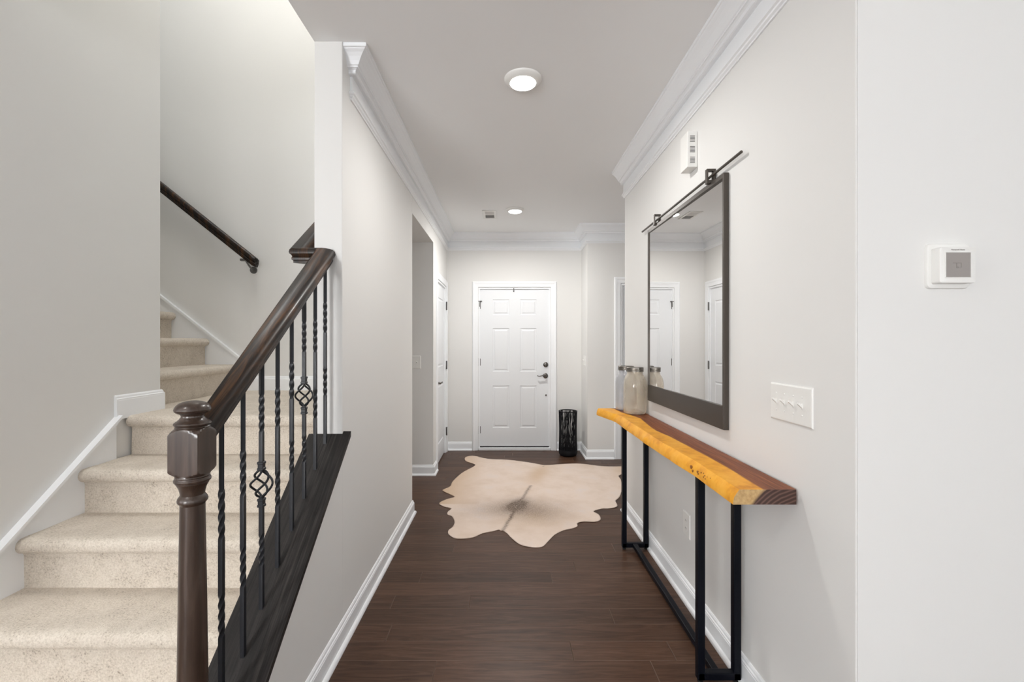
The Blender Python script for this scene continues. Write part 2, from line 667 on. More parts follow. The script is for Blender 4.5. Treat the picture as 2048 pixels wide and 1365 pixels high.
# stairwell
bm = bmesh.new()
box(bm, -5.4, XI, YF, YF + .124, 0, 6.1)
struct('wall_stairwell_back', bm, M_WALL)
bm = prism(bmesh.new(), [(XS, 0.95), (XS, 2.54), (-5.4, 2.54), (-5.4, 2.42), (-2.06, 2.42), (-2.06, 0.95)], 2, 0, 6.1)
ve = [e for e in bm.edges if abs(e.verts[0].co.z - e.verts[1].co.z) > 1]
bmesh.ops.bevel(bm, geom=ve, offset=0.005, segments=3, affect='EDGES')
struct('wall_stairwell_left', bm, M_WALL)
bm = bmesh.new()
box(bm, XI, XI + .12, 1.6, YF + .12, CZ + .14, 6.1)
box(bm, XS, XI, 1.60, 1.72, CZ + .14, 6.1)
struct('wall_stairwell_upper', bm, M_WALL)
struct('ceiling_stairwell', bx(-5.4, XI + .12, 1.6, YF + .12, 6.1, 6.2), M_CEIL)
# living room behind the camera
bm = bmesh.new()
xs = [-5.5] + [q for wx in WIN_X for q in (wx - .85, wx + .85)] + [5.5]
for i in range(0, len(xs), 2):
    box(bm, xs[i], xs[i + 1], -4.52, -4.40, 0, CZ)
for wx in WIN_X:
    box(bm, wx - .85, wx + .85, -4.52, -4.40, 0, 0.5)
    box(bm, wx - .85, wx + .85, -4.52, -4.40, 2.4, CZ)
struct('wall_living_back', bm, M_WALL)
for s, nm in ((-1, 'wall_living_left'), (1, 'wall_living_right')):
    x0, x1 = sorted((s * 5.4, s * 5.52))
    bm = bmesh.new()
    box(bm, x0, x1, -4.4, -2.45, 0, CZ)
    box(bm, x0, x1, -0.75, 3.7 if s < 0 else 1.377, 0, CZ)
    box(bm, x0, x1, -2.45, -0.75, 0, 0.5)
    box(bm, x0, x1, -2.45, -0.75, 2.4, CZ)
    struct(nm, bm, M_WALL)

# ------------------------------------------------------------------ trim
CROWN = [(0, 0), (0.106, 0), (0.106, -0.016), (0.100, -0.018), (0.097, -0.022), (0.086, -0.030), (0.074, -0.042), (0.064, -0.056), (0.056, -0.070),
         (0.050, -0.074), (0.050, -0.080), (0.043, -0.081), (0.036, -0.086), (0.033, -0.094), (0.034, -0.101), (0.028, -0.104), (0.012, -0.104),
         (0.012, -0.176), (0.021, -0.178), (0.026, -0.184), (0.026, -0.192), (0.018, -0.196), (0.016, -0.202), (0.008, -0.207), (0.007, -0.213), (0, -0.213)]
BASE = [(0, 0), (0.030, 0), (0.030, 0.006), (0.027, 0.013), (0.022, 0.018), (0.015, 0.020), (0.015, 0.083), (0.013, 0.086), (0.0135, 0.091),
        (0.009, 0.095), (0.008, 0.103), (0.004, 0.109), (0, 0.110)]


def fxy(z):
    return lambda u, v, n: (u, v, z + n)


def trim(name, prof, path, z, side, m=M_TRIM):
    return struct(name, sweep(bmesh.new(), prof, path, fxy(z), side), m)


trim('trim_1', CROWN, [(XL - .0005, 2.20), (XL, 2.20), (XL, YD), (0.972, YD), (0.972, YB), (2.35, YB)], CZ, -1)
trim('trim_2', CROWN, [(XR, 3.70), (XR, 1.257), (5.4, 1.257)], CZ, -1)
trim('baseboard_left', BASE, [(XL, 1.24), (XL, 3.65), (-0.9, 3.65)], 0, -1)
trim('baseboard_alcove', BASE, [(-2.05, 4.71), (XL, 4.71), (XL, 4.885)], 0, -1)
trim('baseboard_front_left', BASE, [(XL, 5.765), (XL, YD), (DX0 - .082, YD)], 0, -1)
trim('baseboard_front_right', BASE, [(DX1 + .082, YD), (0.972, YD), (0.972, YB), (D3X[0] - .082, YB)], 0, -1)
trim('baseboard_right', BASE, [(1.3, 3.70), (XR, 3.70), (XR, 1.257), (5.4, 1.257)], 0, 1 if False else -1)

CASE = [(0.004, 0), (0.004, 0.011), (0.008, 0.014), (0.016, 0.0145), (0.045, 0.0165), (0.058, 0.020), (0.070, 0.020), (0.077, 0.014), (0.078, 0)]


def rect_panel(bm, fn, u0, u1, v0, v1):
    """moulded raised panel: nested rings"""
    levels = [(0, 0), (0.007, -0.0065), (0.020, -0.0065), (0.034, -0.001)]
    R = []
    for ins, d in levels:
        R.append([bm.verts.new(fn(*q, d)) for q in ((u0 + ins, v0 + ins), (u1 - ins, v0 + ins), (u1 - ins, v1 - ins), (u0 + ins, v1 - ins))])
    fs = []
    for a, c in zip(R, R[1:]):
        for j in range(4):
            fs.append(bm.faces.new((a[j], a[(j + 1) % 4], c[(j + 1) % 4], c[j])))
    fs.append(bm.faces.new(R[-1]))
    return fs


def slab_door(parent, fn, w_, h, panels, thick=0.042, z0=0.0):
    """door leaf with panel holes; fn(u, v, n): n is outward to the viewer"""
    bm = bmesh.new()
    us = sorted({0, w_, *[q for p in panels for q in p[:2]]})
    vs = sorted({z0, h, *[q for p in panels for q in p[2:]]})
    cache = {}

    def vt(u, v_):
        if (u, v_) not in cache:
            cache[(u, v_)] = bm.verts.new(fn(u, v_, 0))
        return cache[(u, v_)]
    for a, c in zip(us, us[1:]):
        for d, e in zip(vs, vs[1:]):
            cu, cv = (a + c) / 2, (d + e) / 2
            if any(p[0] < cu < p[1] and p[2] < cv < p[3] for p in panels):
                continue
            bm.faces.new((vt(a, d), vt(c, d), vt(c, e), vt(a, e)))
    # back and edges
    F = [fn(0, z0, 0), fn(w_, z0, 0), fn(w_, h, 0), fn(0, h, 0)]
    Bk = [fn(0, z0, -thick), fn(w_, z0, -thick), fn(w_, h, -thick), fn(0, h, -thick)]
    f_ = [bm.verts.new(q) for q in F]
    k_ = [bm.verts.new(q) for q in Bk]
    bm.faces.new(k_)
    for j in range(4):
        bm.faces.new((f_[j], f_[(j + 1) % 4], k_[(j + 1) % 4], k_[j]))
    bmesh.ops.recalc_face_normals(bm, faces=bm.faces[:])
    sl = finish('door_slab', bm, M_DOOR, parent)
    for p in panels:
        pb = bmesh.new()
        rect_panel(pb, fn, *p)
        bmesh.ops.recalc_face_normals(pb, faces=pb.faces[:])
        # make sure the panel faces the viewer
        nrm = Vector(fn(0, 0, 1)) - Vector(fn(0, 0, 0))
        big = max(pb.faces, key=lambda q: q.calc_area())
        big.normal_update()
        if big.normal.dot(nrm) < 0:
            bmesh.ops.reverse_faces(pb, faces=pb.faces[:])
        finish('panel', pb, M_DOOR, sl)
    return sl


def casing(parent, fn, u0, u1, h):
    bm = sweep(bmesh.new(), CASE, [(u0, 0), (u0, h), (u1, h), (u1, 0)], fn, 1)
    finish('casing', bm, M_TRIM, parent)


def jamb(parent, fn, u0, u1, h, depth):
    bm = sweep(bmesh.new(), [(0.0, 0.004), (0.0, -depth), (-0.018, -depth), (-0.018, 0.004)], [(u0, 0), (u0, h), (u1, h), (u1, 0)], fn, 1, closed_prof=True)
    finish('jamb', bm, M_TRIM, parent)


def hinge(parent, fn, u, v_, s=1, pin=False):
    bm = bmesh.new()
    p0, p1 = Vector(fn(u, v_ - .05, .008)), Vector(fn(u, v_ + .05, .008))
    tube(bm, [p0, p0.lerp(p1, .5), p1], 0.0075, 10)
    q = [fn(u, v_ - .045, .002), fn(u + .022 * s, v_ - .045, .002), fn(u + .022 * s, v_ + .045, .002), fn(u, v_ + .045, .002)]
    a = [bm.verts.new(c) for c in q]
    q2 = [fn(u, v_ - .045, -.001), fn(u + .022 * s, v_ - .045, -.001), fn(u + .022 * s, v_ + .045, -.001), fn(u, v_ + .045, -.001)]
    c_ = [bm.verts.new(c) for c in q2]
    bm.faces.new(a)
    for j in range(4):
        bm.faces.new((a[j], a[(j + 1) % 4], c_[(j + 1) % 4], c_[j]))
    if pin:
        tube(bm, [fn(u - .035, v_ + .052, .012), fn(u, v_ + .052, .012), fn(u + .04, v_ + .052, .014)], 0.006, 8)
        tube(bm, [fn(u + .012, v_ + .052, .012), fn(u + .012, v_ - .02, .014)], 0.005, 8)
    bmesh.ops.recalc_face_normals(bm, faces=bm.faces[:])
    finish('hinge', bm, M_HINGE, parent, smooth=40)


def disc(bm, fn, u, v_, prof, seg=28):
    """lathe along the outward normal; prof [(radius, n)]"""
    rings = [[fn(u + r_ * math.cos(2 * PI * k / seg), v_ + r_ * math.sin(2 * PI * k / seg), n) for k in range(seg)] for r_, n in prof]
    return ring_loft(bm, rings)


def lever(parent, fn, u, v_, s):
    bm = disc(bmesh.new(), fn, u, v_, [(0.033, 0), (0.033, 0.006), (0.028, 0.011), (0.014, 0.014), (0.012, 0.045), (0.010, 0.050)])
    ho = finish('lever_handle', bm, M_NICKEL, parent, smooth=40)
    pts = [(u - s * .005, v_, .045), (u + s * .02, v_ + .004, .050), (u + s * .045, v_ + .006, .052), (u + s * .075, v_ - .004, .05), (u + s * .095, v_ - .002, .048), (u + s * .108, v_ + .006, .047)]
    bm = tube(bmesh.new(), [fn(*q) for q in catmull(pts, 5, False)], lambda t: 0.0095 - 0.0045 * t, 10)
    finish('lever', bm, M_NICKEL, ho, smooth=60)


# front door
d1 = empty('door_1', ((DX0 + DX1) / 2, YD, 0), 'structure')


def f1_(u, v_, n):
    return (DX0 + u, YD + 0.012 - n, v_)


def f1w(u, v_, n):
    return (u, YD - n, v_)


DWd = DX1 - DX0
pans = []
for u0, u1 in ((0.176, 0.390), (0.529, 0.741)):
    for v0, v1 in ((1.735, 1.935), (1.010, 1.565), (0.287, 0.828)):
        pans.append((u0, u1, v0, v1))


def f1s(u, v_, n):
    return f1_(u + .004, v_, n)


slab_door(d1, f1s, DWd - .008, 2.076, pans, z0=0.048)
casing(d1, f1w, DX0, DX1, 2.085)
jamb(d1, f1w, DX0, DX1, 2.085, 0.14)
finish('threshold', bx(DX0, DX1, YD - .02, YD + .06, 0, 0.036, .004), M_TRIM, d1)
plab(finish('door_sweep', bx(DX0 + .005, DX1 - .005, YD + .008, YD + .05, 0.036, 0.050), M_RUBBER, d1), 'black rubber sweep under the slab')
for i, v_ in enumerate((1.86, 1.13, 0.26)):
    hinge(d1, f1_, 0.004, v_, 1, i == 0)
lever(d1, f1s, 0.855, 0.955, -1)
bm = disc(bmesh.new(), f1s, 0.858, 1.097, [(0.032, 0), (0.032, 0.008), (0.026, 0.014), (0.010, 0.016), (0.010, 0.02)])
box(bm, DX0 + .858, DX0 + .866, YD - .026, YD - .004, 1.078, 1.116, .002)
finish('deadbolt', bm, M_NICKEL, d1, smooth=40)
finish('bumper', disc(bmesh.new(), f1s, 0.862, 0.705, [(0.011, 0), (0.010, 0.008), (0.004, 0.011)]), M_NICKEL, d1, smooth=40)
bm = bmesh.new()
box(bm, 0.098, 0.114, YD - .004, YD + .012, 2.062, 2.083, .002)
box(bm, 0.098, 0.114, YD - .002, YD + .012, 2.036, 2.050, .002)
plab(finish('contact_sensor', bm, M_DARK, d1), 'small black sensor at the head of the door')

# closet door in the left wall
d2 = empty('door_2', (XL, sum(DO3) / 2, 0), 'structure')


def f2_(u, v_, n):
    return (XL - 0.012 + n, DO3[0] + u, v_)


def f2w(u, v_, n):
    return (XL + n, u, v_)


wd = DO3[1] - DO3[0]
slab_door(d2, lambda u, v_, n: f2_(u + .003, v_, n), wd - .006, DH - .004, [(0.13, wd - .13, 1.10, 1.90), (0.13, wd - .13, 0.22, 0.90)], z0=0.015)
casing(d2, f2w, DO3[0], DO3[1], DH)
jamb(d2, f2w, DO3[0], DO3[1], DH, 0.13)
for v_ in (1.84, 1.10, 0.27):
    bm = bmesh.new()
    box(bm, XL - .010, XL + .020, DO3[1] - .010, DO3[1] - .006, v_ - .05, v_ + .05, .001)
    lathe(bm, [(.0075, -.052), (.0075, .052)], XL + .016, DO3[1] - .012, v_, 12)
    finish('hinge', bm, M_HINGE, d2, smooth=40)
lever(d2, f2_, 0.062, 0.93, 1)

# door in the entry wall on the right
d3 = empty('door_3', (sum(D3X) / 2, YB, 0), 'structure')


def f3_(u, v_, n):
    return (D3X[0] + u, YB + 0.05 - n, v_)


def f3w(u, v_, n):
    return (u, YB - n, v_)


wd = D3X[1] - D3X[0]
slab_door(d3, lambda u, v_, n: f3_(u + .006, v_, n), wd - .012, DH - .004, [(0.13, wd - .13, 1.10, 1.90), (0.13, wd - .13, 0.22, 0.90)], z0=0.015)
casing(d3, f3w, D3X[0], D3X[1], DH)
jamb(d3, f3w, D3X[0], D3X[1], DH, 0.12)
lever(d3, f3_, wd - .062, 0.93, -1)

# living-room windows; the side pair is unseen, added for its fill light
for i, (cx, cy, ax) in enumerate([(q, -4.46, 0) for q in WIN_X] + [(-5.46, -1.6, 1), (5.46, -1.6, 1)]):
    wn = empty('window_%d' % (i + 1), (cx, cy, 0.5), 'structure')

    def wb(u0, u1, z0, z1, t=.03):
        return (cx + u0, cx + u1, cy - t, cy + t, z0, z1) if ax == 0 else (cx - t, cx + t, cy + u0, cy + u1, z0, z1)
    bm = bmesh.new()
    box(bm, *wb(-.85, -.79, .5, 2.4))
    box(bm, *wb(.79, .85, .5, 2.4))
    box(bm, *wb(-.79, .79, .5, .56))
    box(bm, *wb(-.79, .79, 2.34, 2.4))
    box(bm, *wb(-.79, .79, 1.43, 1.47))
    box(bm, *wb(-.02, .02, .56, 1.43))
    box(bm, *wb(-.02, .02, 1.47, 2.34))
    finish('window_frame', bm, M_TRIM, wn)
    finish('pane', bx(*wb(-.79, .79, .56, 2.34, .004)), M_GLASS, wn)

# stair skirts


def skz(y):
    return 0.586 + 0.776 * (y - 1.70)


SKX = XS + .014
bm = bmesh.new()
ya, yb = 1.0, 2.235
prism(bm, [(ya, 0), (yb, 0), (yb, skz(yb)), (ya, skz(ya))], 0, XS, SKX)
struct('trim_3', bm, M_TRIM)
bm = bmesh.new()
prism(bm, [(ya, skz(ya) - .004), (yb + .012, skz(yb + .012) - .004), (yb + .012, skz(yb + .012) + .012), (ya, skz(ya) + .012)], 0, XS, XS + .034)
prism(bm, [(ya, skz(ya) - .022), (yb, skz(yb) - .022), (yb, skz(yb) - .004), (ya, skz(ya) - .004)], 0, XS, XS + .022)
struct('trim_4', bm, M_TRIM)
BASE2 = [(0, -.01), (0.014, -.01), (0.014, 0.083), (0.013, 0.086), (0.0135, 0.091), (0.009, 0.095), (0.008, 0.103), (0.004, 0.109), (0, 0.110)]
trim('baseboard_landing_left', BASE2, [(XS, yb + .002), (XS, 2.54), (XS - .10, 2.54)], LZ, -1)
trim('baseboard_landing_back', BASE2, [(-2.05, YF), (XI, YF)], LZ, -1)
# skirt of the upper flight on the back wall


def sk2(x):
    return LZ + .235 - 0.785 * (x + 2.05)


bm = prism(bmesh.new(), [(-4.0, LZ), (-2.05, LZ), (-2.05, LZ + .20), (-2.05, sk2(-2.05)), (-4.0, sk2(-4.0))], 1, YF - .014, YF)
struct('trim_5', bm, M_TRIM)
bm = prism(bmesh.new(), [(-2.035, sk2(-2.035) - .004), (-2.035, sk2(-2.035) + .016), (-4.0, sk2(-4.0) + .016), (-4.0, sk2(-4.0) - .004)], 1, YF - .026, YF)
struct('trim_6', bm, M_TRIM)

# ------------------------------------------------------------------ staircase: carpeted steps
stairs = thing('staircase', 'lower flight of beige carpeted stairs and landing behind the black balustrade', 'stairs', (-1.4, YR[0], 0))
stairs2 = thing('staircase', 'upper flight of carpeted stairs turning left under the wall handrail', 'stairs', (-2.1, 3.0, LZ))


def step_profile(y0, z0, run, nose=.034, th=.060, last=False):
    """riser, bullnose, tread in (y, z)"""
    zt = z0 + RISE
    r_ = th / 2
    p = [(y0, z0 - .01), (y0, z0 + .02), (y0, zt - th - .012), (y0 - .004, zt - th - .003), (y0 - nose + r_, zt - th)]
    for k in range(1, 10):
        t = -PI / 2 - PI * k / 10
        p.append((y0 - nose + r_ * 1.0 + (r_ * 1.0) * math.cos(t), zt - r_ + r_ * math.sin(t)))
    p += [(y0 - nose + r_ + .02, zt), (y0 + run * .3, zt - .001), (y0 + run * .7, zt), (y0 + run + .01, zt), (y0 + run + .01, z0 - .01)]
    return p


def carpet(bm, amp=.0022):
    bmesh.ops.recalc_face_normals(bm, faces=bm.faces[:])
    bm.normal_update()
    for q in bm.verts:
        c = q.co
        d = noise.noise(c * 9.0) * 1.0 + noise.noise(c * 31.0) * .5
        q.co = c + q.normal * d * amp


def step_mesh(prof, a0, a1, axis, n=40, skew=None):
    bm = bmesh.new()
    rings = []
    for i in range(n + 1):
        a = a0 + (a1 - a0) * i / n
        s = skew(a) if skew else 0.0
        rings.append([((a, y + s, z) if axis == 0 else (y + s, a, z)) for y, z in prof])
    ring_loft(bm, rings)
    carpet(bm)
    return bm


for k in range(4):
    pr = step_profile(YR[k], RISE * k, RUN)
    finish('step', step_mesh(pr, SKX - .001, XI - .005, 0), M_CARPET, stairs, smooth=50)
# landing
pr = step_profile(YR[4], RISE * 4, YF - YR[4] - .014)
finish('landing', step_mesh(pr, SKX - .001, XI - .005, 0, 44), M_CARPET, stairs, smooth=50)
finish('landing', bx(-2.16, SKX - .0065, 2.545, YF - .002, LZ - RISE, LZ - .001), M_CARPET, stairs2)
# upper flight going left
for k in range(5):
    x0 = -2.07 - RUN * k
    pr = [(2 * x0 - y, z) for y, z in step_profile(x0, LZ + RISE * k, RUN)]
    finish('step', step_mesh(pr, 2.545, YF - .016, 1, 34, (lambda a: 0.02 * (3.0 - a)) if k == 0 else None), M_CARPET, stairs2, smooth=50)

# ------------------------------------------------------------------ balustrade
bal = thing('stair_balustrade', 'dark wood handrail and newel with black iron balusters on the knee wall', 'railing', (-0.815, 1.184, 0))
# cap board, notched at the end of the wall
CX0, CX1 = -0.906, -0.716


def cap_pts(y0, y1):
    return [(y0, capz(y0) - .024), (y1, capz(y1) - .024), (y1, capz(y1)), (y0, capz(y0))]


bm = bmesh.new()
prism(bm, cap_pts(1.225, YC), 0, CX0, CX1)
prism(bm, cap_pts(YC, YC + .012), 0, XL + .001, CX1)
plab(finish('cap_board', bm, M_CAP, bal), 'black stained sloping cap board with open grain')

# newel
NX, NY, HB = -0.8186, 1.184, 0.038


def newel_prof():
    p = [(0.050, 0.0), (0.050, 0.30), (0.037, 0.33), (0.0365, 0.40), (0.0348, 0.50), (0.0318, 0.73), (0.0284, 0.955), (0.0284, 0.962),
         (0.031, 0.966), (0.0340, 0.970), (0.0345, 0.975), (0.033, 0.980), (0.0305, 0.984), (0.0275, 0.988), (0.0285, 0.996), (0.031, 1.006), (0.036, 1.016),
         (0.0375, 1.019), (0.0375, 1.021), (0.041, 1.023), (0.042, 1.0275), (0.0405, 1.031), (0.039, 1.032), (0.0385, 1.034), (0.0395, 1.0365), (0.0385, 1.039),
         (0.041, 1.042), (0.046, 1.0455), (0.050, 1.0485), (0.054, 1.053), (0.056, 1.06), (0.056, 1.14), (0.054, 1.147), (0.050, 1.152), (0.046, 1.156),
         (0.041, 1.160), (0.038, 1.162), (0.0395, 1.1645), (0.0375, 1.167), (0.040, 1.169), (0.0425, 1.1725), (0.041, 1.176), (0.037, 1.179), (0.034, 1.181),
         (0.030, 1.185), (0.0262, 1.190), (0.0256, 1.194), (0.028, 1.198), (0.035, 1.201), (0.040, 1.2045), (0.0415, 1.209), (0.0405, 1.214),
         (0.037, 1.220), (0.031, 1.2255), (0.022, 1.2295), (0.012, 1.2317), (0.003, 1.232)]
    return p


seg = 72
rings = []
for r_, z in newel_prof():
    ring = []
    for k in range(seg):
        t = 2 * PI * (k + 0.0) / seg
        c, s = math.cos(t), math.sin(t)
        rr = r_
        if 1.0415 < z < 1.1605 or z < .31:
            rr = min(r_, HB / max(abs(c), abs(s)))
        ring.append((NX + rr * c, NY + rr * s, z))
    rings.append(ring)
finish('newel_post', ring_loft(bmesh.new(), rings), M_NEWEL, bal, smooth=28)

# hand rail: up the knee wall, across the wall end, on up the stair side of the wall
RP = [(-.019, 0), (-.019, .010), (-.024, .013), (-.025, .022), (-.0215, .028), (-.026, .036), (-.0315, .040), (-.0325, .048), (-.0305, .058), (-.024, .066), (-.012, .069), (0, .070)]
RP = RP + [(-a, q) for a, q in RP[-2::-1]]
RX = -0.815
RS = 0.765


def rz(y):
    return 1.742 + RS * (y - 2.05)


ym, xm = 2.050, -0.934
path = [(RX, 1.205, rz(1.205)), (RX, ym, rz(ym)), (xm, ym, rz(ym)), (xm, 2.75, rz(ym) + RS * (2.75 - ym))]
bm = sweep(bmesh.new(), RP, path, lambda u, v_, n: (u, v_, n), -1, closed_prof=True)
bmesh.ops.recalc_face_normals(bm, faces=bm.faces[:])
finish('handrail', bm, M_RAIL, bal, smooth=35)

# balusters
BW = 0.0127


def bar_mesh(bm, x, y, z0, z1, twists, s=BW):
    """square bar with twisted zones [(za, zb, turns)]"""
    zs = {z0, z1}
    for a, c, t in twists:
        n = int(t * 32)
        for i in range(n + 1):
            zs.add(a + (c - a) * i / n)
    rings = []
    for z in sorted(zs):
        th = 0.0
        for a, c, t in twists:
            th += 2 * PI * t * min(max((z - a) / (c - a), 0), 1)
        ring = []
        h = s / 2
        for px, py in ((-h, -h), (0, -h * .98), (h, -h), (h * .98, 0), (h, h), (0, h * .98), (-h, h), (-h * .98, 0)):
            ring.append((x + px * math.cos(th) - py * math.sin(th), y + px * math.sin(th) + py * math.cos(th), z))
        rings.append(ring)
    return ring_loft(bm, rings)


def baluster(i):
    y = 1.2985 + 0.1066 * i
    x = RX
    zb = capz(y) - .01
    zt = rz(y) + .006
    c0 = capz(y)
    if i in (2, 5):
        bm = bar_mesh(bmesh.new(), x, y, zb, c0 + .374, [(c0 + .14, c0 + .25, 1.0)])
        bar_mesh(bm, x, y, c0 + .456, zt, [(c0 + .585, c0 + .715, 1.15)])
        o = finish('baluster', bm, M_IRON, bal, smooth=30)
        bk = bmesh.new()
        za, zc = c0 + .370, c0 + .460
        for w_ in range(4):
            pts = []
            for j in range(19):
                t = j / 18
                rr = 0.005 + 0.028 * math.sin(PI * t) ** 0.8
                th = w_ * PI / 2 + PI * 1.0 * t + .6
                pts.append((x + rr * math.cos(th), y + rr * math.sin(th), za + (zc - za) * t))
            tube(bk, pts, 0.0037, 8)
        finish('basket', bk, M_IRON, o, smooth=60)
        for zc in (c0 + .351, c0 + .474):
            kb = bmesh.new()
            for dz, hh in ((-.010, .0045), (0, .009), (.010, .0045)):
                hw = .0105 if hh < .006 else .009
                box(kb, x - hw, x + hw, y - hw, y + hw, zc + dz - hh / 1.0, zc + dz + hh / 1.0, .0015, 1)
            finish('collar', kb, M_IRON, o)
    else:
        bm = bar_mesh(bmesh.new(), x, y, zb, zt, [(c0 + .212, c0 + .340, 1.0), (c0 + .495, c0 + .640, 1.1)])
        finish('baluster', bm, M_IRON, bal, smooth=30)


for i in range(8):
    baluster(i)

# ------------------------------------------------------------------ wall handrail on the far stairwell wall
wr = thing('wall_handrail', 'short dark handrail fixed to the stairwell wall above the upper steps', 'handrail', (-1.95, YF, 2.0))
s2 = 0.80


def wz(x):
    return 1.965 - s2 * (x + 1.92)


yr = YF - .075
prof = [(-a, q * 1.15) for a, q in RP]
bm = sweep(bmesh.new(), prof, [(-1.925, yr, wz(-1.925)), (-3.6, yr, wz(-3.6))], lambda u, v_, n: (u, v_, n), 1, closed_prof=True)
finish('rail', bm, M_RAIL, wr, smooth=35)
bm = bmesh.new()
ring0 = [(-1.925, yr + a, wz(-1.925) + q * 1.15) for a, q in RP]
ring1 = [(-1.900, yr + a * .85, wz(-1.925) - .012 + q * 1.05) for a, q in RP]
ring2 = [(-1.885, yr + a * .35, wz(-1.925) + .014 + q * .45) for a, q in RP]
ring_loft(bm, [ring0, ring1, ring2])
finish('end_cap', bm, M_RAIL, wr)
bxp = -1.985
bm = tube(bmesh.new(), catmull([(bxp, yr, wz(bxp) + .004), (bxp + .012, yr, wz(bxp) - .02), (bxp + .022, yr + .02, wz(bxp) - .05), (bxp + .024, yr + .05, wz(bxp) - .066), (bxp + .024, YF - .004, wz(bxp) - .070)], 5, False), 0.007, 10)
lathe(bm, [(0.026, -.010), (0.028, -.004), (0.028, 0)], bxp + .024, YF, wz(bxp) - .070, 24, 'Y')
box(bm, bxp - .035, bxp + .02, yr - .012, yr + .012, wz(bxp) - .012, wz(bxp) + .006, .002)
finish('bracket', bm, M_HINGE, wr, smooth=40)

# ------------------------------------------------------------------ ceiling lights, vent


def downlight(x, y, r_out, r_in, drop, power, label, label_lens=None):
    t = thing('recessed_light', label, 'ceiling light', (x, y, CZ), 'recessed ceiling lights of the hallway')
    bm = lathe(bmesh.new(), [(r_out, 0), (r_out, -.006), (r_out - .004, -.010), (r_in + .012, -drop + .002), (r_in, -drop), (r_in, -drop + .006)], x, y, CZ, 48)
    finish('trim_ring', bm, M_PLASTIC2, t, smooth=50)
    bm = lathe(bmesh.new(), [(r_in, -drop + .002), (r_in * .96, -drop - .004), (r_in * .6, -drop - .009), (.003, -drop - .011)], x, y, CZ, 40)
    plab(finish('lens', bm, M_LENS, t, smooth=60), 'glowing white lens')
    area('downlight_glow', (x, y, CZ - drop - .03), (0, 0, 0), r_in * 1.9, 0, power, (1.0, 0.975, 0.945), 'DISK').data.spread = math.radians(172)
    return t


downlight(0.092, 2.385, 0.098, 0.068, 0.024, 14.5, 'larger round ceiling light, nearest to the viewer')
downlight(0.100, 4.726, 0.092, 0.068, 0.024, 26, 'small round ceiling light near the front door beside the vent')

vt = thing('ceiling_vent', 'small white slotted air vent in the ceiling near the front door', 'vent', (-0.17, 4.91, CZ))
vx0, vx1, vy0, vy1 = -.245, -.098, 4.755, 5.065
bm = bmesh.new()
box(bm, vx0, vx1, vy0, vy0 + .028, CZ - .008, CZ, .002)
box(bm, vx0, vx1, vy1 - .028, vy1, CZ - .008, CZ, .002)
box(bm, vx0, vx0 + .026, vy0 + .028, vy1 - .028, CZ - .008, CZ, .002)
box(bm, vx1 - .026, vx1, vy0 + .028, vy1 - .028, CZ - .008, CZ, .002)
box(bm, vx0 + .026, vx1 - .026, 4.90, 4.918, CZ - .007, CZ)
finish('vent_frame', bm, M_PLASTIC, vt)
finish('duct', bx(vx0 + .024, vx1 - .024, vy0 + .02, vy1 - .02, CZ - .0012, CZ - .0002), M_SLOTG, vt)
for j in range(9):
    y = vy0 + .036 + j * .0145
    for s, yy in ((1, y), (-1, vy1 - (y - vy0))):
        bm = bmesh.new()
        prism(bm, [(yy, CZ - .0015), (yy + .002, CZ - .0015), (yy + .002 + s * .006, CZ - .0068), (yy + s * .006, CZ - .0068)], 0, vx0 + .026, vx1 - .026)
        finish('slat', bm, M_PLASTIC, vt)

# ------------------------------------------------------------------ electrical plates


def plate(bm, fn, u0, u1, v0, v1, d=.006):
    """bevelled plate on a wall; fn(u, v, n)"""
    e = .005
    R = [[fn(a, c, n) for a, c in ((u0 + i, v0 + i), (u1 - i, v0 + i), (u1 - i, v1 - i), (u0 + i, v1 - i))] for i, n in ((0, 0), (0, d * .35), (e * .35, d * .75), (e, d))]
    ring_loft(bm, R)
    return bm


def fr(u, v_, n):      # right wall, u runs towards the viewer
    return (XR - n, -u, v_)


def toggles(t, fn, us, v_, up):
    for u in us:
        bm = bmesh.new()
        plate(bm, fn, u - .006, u + .006, v_ - .0125, v_ + .0125, .0075)
        base = [fn(u - .0045, v_ - .006, .006), fn(u + .0045, v_ - .006, .006), fn(u + .0045, v_ + .006, .006), fn(u - .0045, v_ + .006, .006)]
        k = .012 * up
        tip = [fn(u - .0035, v_ + k - .003, .022), fn(u + .0035, v_ + k - .003, .022), fn(u + .0035, v_ + k + .003, .020), fn(u - .0035, v_ + k + .003, .020)]
        ring_loft(bm, [base, tip])
        finish('toggle', bm, M_PLASTIC2, t)
        for dv in (-.030, .030):
            finish('screw', disc(bmesh.new(), fn, u, v_ + dv, [(0.0034, .0058), (0.0034, .0068), (0.002, .0072)], 12), M_PLASTIC, t)


s4 = thing('light_switch', 'white four-toggle switch plate on the right wall beside the mirror', 'light switch', (XR, 1.5435, 1.174))
finish('plate', plate(bmesh.new(), fr, -1.656, -1.431, 1.109, 1.239), M_PLASTIC2, s4)
toggles(s4, fr, [-1.619, -1.573, -1.524 - .001, -1.478 - .001], 1.174, 1)

